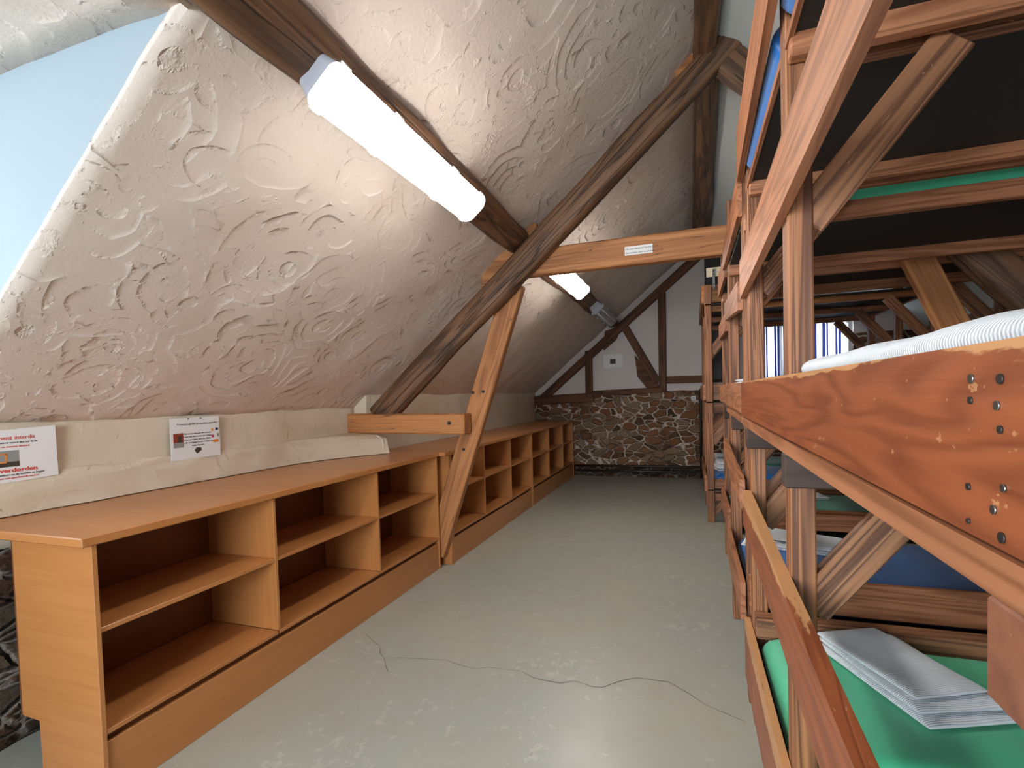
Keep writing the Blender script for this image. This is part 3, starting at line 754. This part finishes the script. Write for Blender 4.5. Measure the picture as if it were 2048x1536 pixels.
# bolts through the big near board and wear on its upper edge
for c in bpy.data.objects[b1.name].children:
    if c.name.startswith('side_board'):
        zc = WM[c.name].to_translation().z
        if 1.2 < zc < 1.4:
            c.data.materials.clear(); c.data.materials.append(M['bedworn']); big = c
    if c.name.startswith('guard_rail') and WM[c.name].to_translation().z < 1.2:
        c.data.materials.clear(); c.data.materials.append(M['bedworn'])
    if c.name.startswith('side_board') and WM[c.name].to_translation().z < .6:
        c.data.materials.clear(); c.data.materials.append(M['bedworn'])
for (y, z, r, mt) in ((.470, 1.353, .0065, 'metal'), (.432, 1.352, .0065, 'iron'), (.471, 1.337, .005, 'iron'), (.436, 1.334, .006, 'metal'), (.432, 1.318, .005, 'iron'),
                      (.474, 1.272, .005, 'iron'), (.428, 1.279, .005, 'metal'), (.440, 1.262, .006, 'metal'), (.474, 1.246, .004, 'iron'), (.430, 1.245, .007, 'iron')):
    cyl('bolt', (.1945, y, z), (.1962, y, z), r*.55, mt, b1, 12)

# mattresses
g = 'mattresses on the bunks'
mattress(.235, 2.02, 1.43, 2.112, .280, .432, 'green', 'bright green mattress on the lowest tier of the nearest bunk, under three folded sheets', 1)
mattress(.235, 2.02, .50, 1.34, .280, .432, 'green', 'green mattress at the very front of the nearest bunk, lowest tier', 9)
mattress(.24, 2.02, 2.45, 3.20, .365, .52, 'blue', 'deep blue mattress on the lowest tier of the middle bunk', 2)
mattress(.26, 2.02, 3.85, 4.48, .385, .53, 'teal', 'green mattress on the lowest tier of the third bunk, beyond the blue one', 3)
mattress(.215, 2.02, 5.66, 6.36, .345, .49, 'blue', 'blue mattress on the lowest tier of the farthest bunk', 4)
mattress(.215, 2.02, 6.50, 7.24, .345, .49, 'teal', 'dark green mattress at the far end of the farthest bunk, lowest tier', 5)
mattress(.225, 2.02, .46, 1.34, 1.218, 1.366, 'cover', 'white covered mattress behind the big scratched board, middle tier of the nearest bunk', 6)
mattress(.225, 2.02, 1.43, 2.18, 1.218, 1.366, 'cover', 'white covered mattress on the middle tier of the nearest bunk, second along', 7)
mattress(.225, 2.02, 2.44, 3.21, 1.218, 1.376, 'cover', 'white covered mattress on the middle tier of the middle bunk', 8)
mattress(.215, 2.02, 5.66, 6.36, 1.24, 1.43, 'cover', 'white covered mattress on the middle tier of the farthest bunk', 10)
mattress(.206, 2.02, .46, 1.34, 2.150, 2.30, 'blue', 'pale blue mattress edge under the top board of the nearest bunk', 11)
mattress(.208, 2.02, 1.47, 2.18, 2.150, 2.30, 'blue', 'blue mattress on the top tier of the nearest bunk, second along', 12)
mattress(.235, 2.02, 2.45, 3.21, 2.074, 2.20, 'green', 'green mattress on the top tier of the middle bunk', 13)

# folded linen
A = math.atan2(-.44, .186)
sheet(.616, 1.862, .433, .46, .285, .020, A, 'lowest folded white sheet of the stack on the green mattress', 1, 1)
sheet(.606, 1.874, .454, .43, .262, .020, A-.03, 'middle folded white sheet of the stack on the green mattress', 1, 2)
sheet(.586, 1.892, .475, .40, .225, .016, A+.04, 'topmost folded white sheet of the stack on the green mattress', 1, 3)
sheet(.47, 3.02, .518, .42, .27, .022, -.25, 'lower folded white sheet on the deep blue mattress', 2, 4)
sheet(.52, 3.04, .540, .38, .24, .020, -.45, 'upper rumpled white sheet on the deep blue mattress', 2, 5, dip=.01)
sheet(.75, 4.30, .528, .34, .22, .022, .2, 'folded white sheet on the green mattress beyond the blue one', 2, 6)
sheet(.36, 6.02, .488, .30, .36, .045, .2, 'lower folded white sheet on the blue mattress of the farthest bunk', 2, 7)
sheet(.39, 6.05, .532, .28, .32, .04, .1, 'upper folded white sheet on the blue mattress of the farthest bunk', 2, 8)
sheet(.40, 6.90, .488, .28, .34, .06, .1, 'folded white sheet on the dark green mattress at the far end', 2, 9)
sheet(.40, 2.85, 1.374, .30, .32, .03, .3, 'small folded white sheet on the middle tier of the middle bunk', 2, 10)
dv = thing('folded_duvet', 'long folded white ribbed duvet lying behind the top edge of the big scratched board', 'duvet', (.50, .97, 1.366))
link('cover', slab(1.10, .50, .054, 90, 40, 10, .009, 3, 4.), 'sheet', dv, (.50, .98, 1.366), qz(PI/2+.02))
link('fold', slab(.42, .40, .014, 40, 30, 9, .004, 8, 5.), 'sheet', dv, (.52, .78, 1.404), qz(PI/2-.06))

# ------------------------------------------------------------------ windows and curtains in the gable
def window(n, x0, x1, z0, z1):
    y = GY+.10
    t = bpy.data.objects.new('window_%d' % n, None); COL.objects.link(t); t.location = ((x0+x1)/2, y, z0); WM[t.name] = Matrix.Translation(Vector(t.location)); t['kind'] = 'structure'; EMP.append(t)
    for a in ((x0, x0+.045, z0, z1), (x1-.045, x1, z0, z1), (x0+.045, x1-.045, z0, z0+.05), (x0+.045, x1-.045, z1-.05, z1), ((x0+x1)/2-.015, (x0+x1)/2+.015, z0+.05, z1-.05)):
        box('window_frame', a[0], a[1], y-.02, y+.03, a[2], a[3], 'white', t, bev=.003)
    s_ = NT('window_pane'); s_.b.inputs['Transmission Weight'].default_value = 1; s_.b.inputs['Roughness'].default_value = 0; s_.b.inputs['IOR'].default_value = 1.02
    box('pane', x0+.045, x1-.045, y+.002, y+.006, z0+.05, z1-.05, s_.m, t, bev=0)
window(1, .90, 1.27, 1.50, 2.30); window(2, 1.60, 2.16, 1.50, 2.30)
def curtain(x0, x1, z0, z1, label, seed):
    o = quadgrid('curtain', lambda u, v: (x0+(x1-x0)*u, GY-.09+.028*math.sin(u*(x1-x0)*52+seed+v*.7)+.01*math.sin(u*17+seed), z0+(z1-z0)*v), 90, 8, 'curtain')
    tag(o, label, 'curtain', 'striped curtains at the gable windows')
curtain(.93, 1.26, 1.52, 2.29, 'narrow blue and white striped curtain at the left gable window', 0)
curtain(1.62, 2.06, 1.52, 2.29, 'wider blue and white striped curtain at the right gable window, drawn short of its edge', 2)
for (x0, x1, lab) in ((.88, 1.30, 'dark curtain rail above the left gable window'), (1.57, 2.20, 'dark curtain rail above the right gable window')):
    tag(cyl('curtain_rail', (x0, GY-.09, 2.30), (x1, GY-.09, 2.30), .01, 'iron'), lab, 'curtain rail', 'curtain rails')
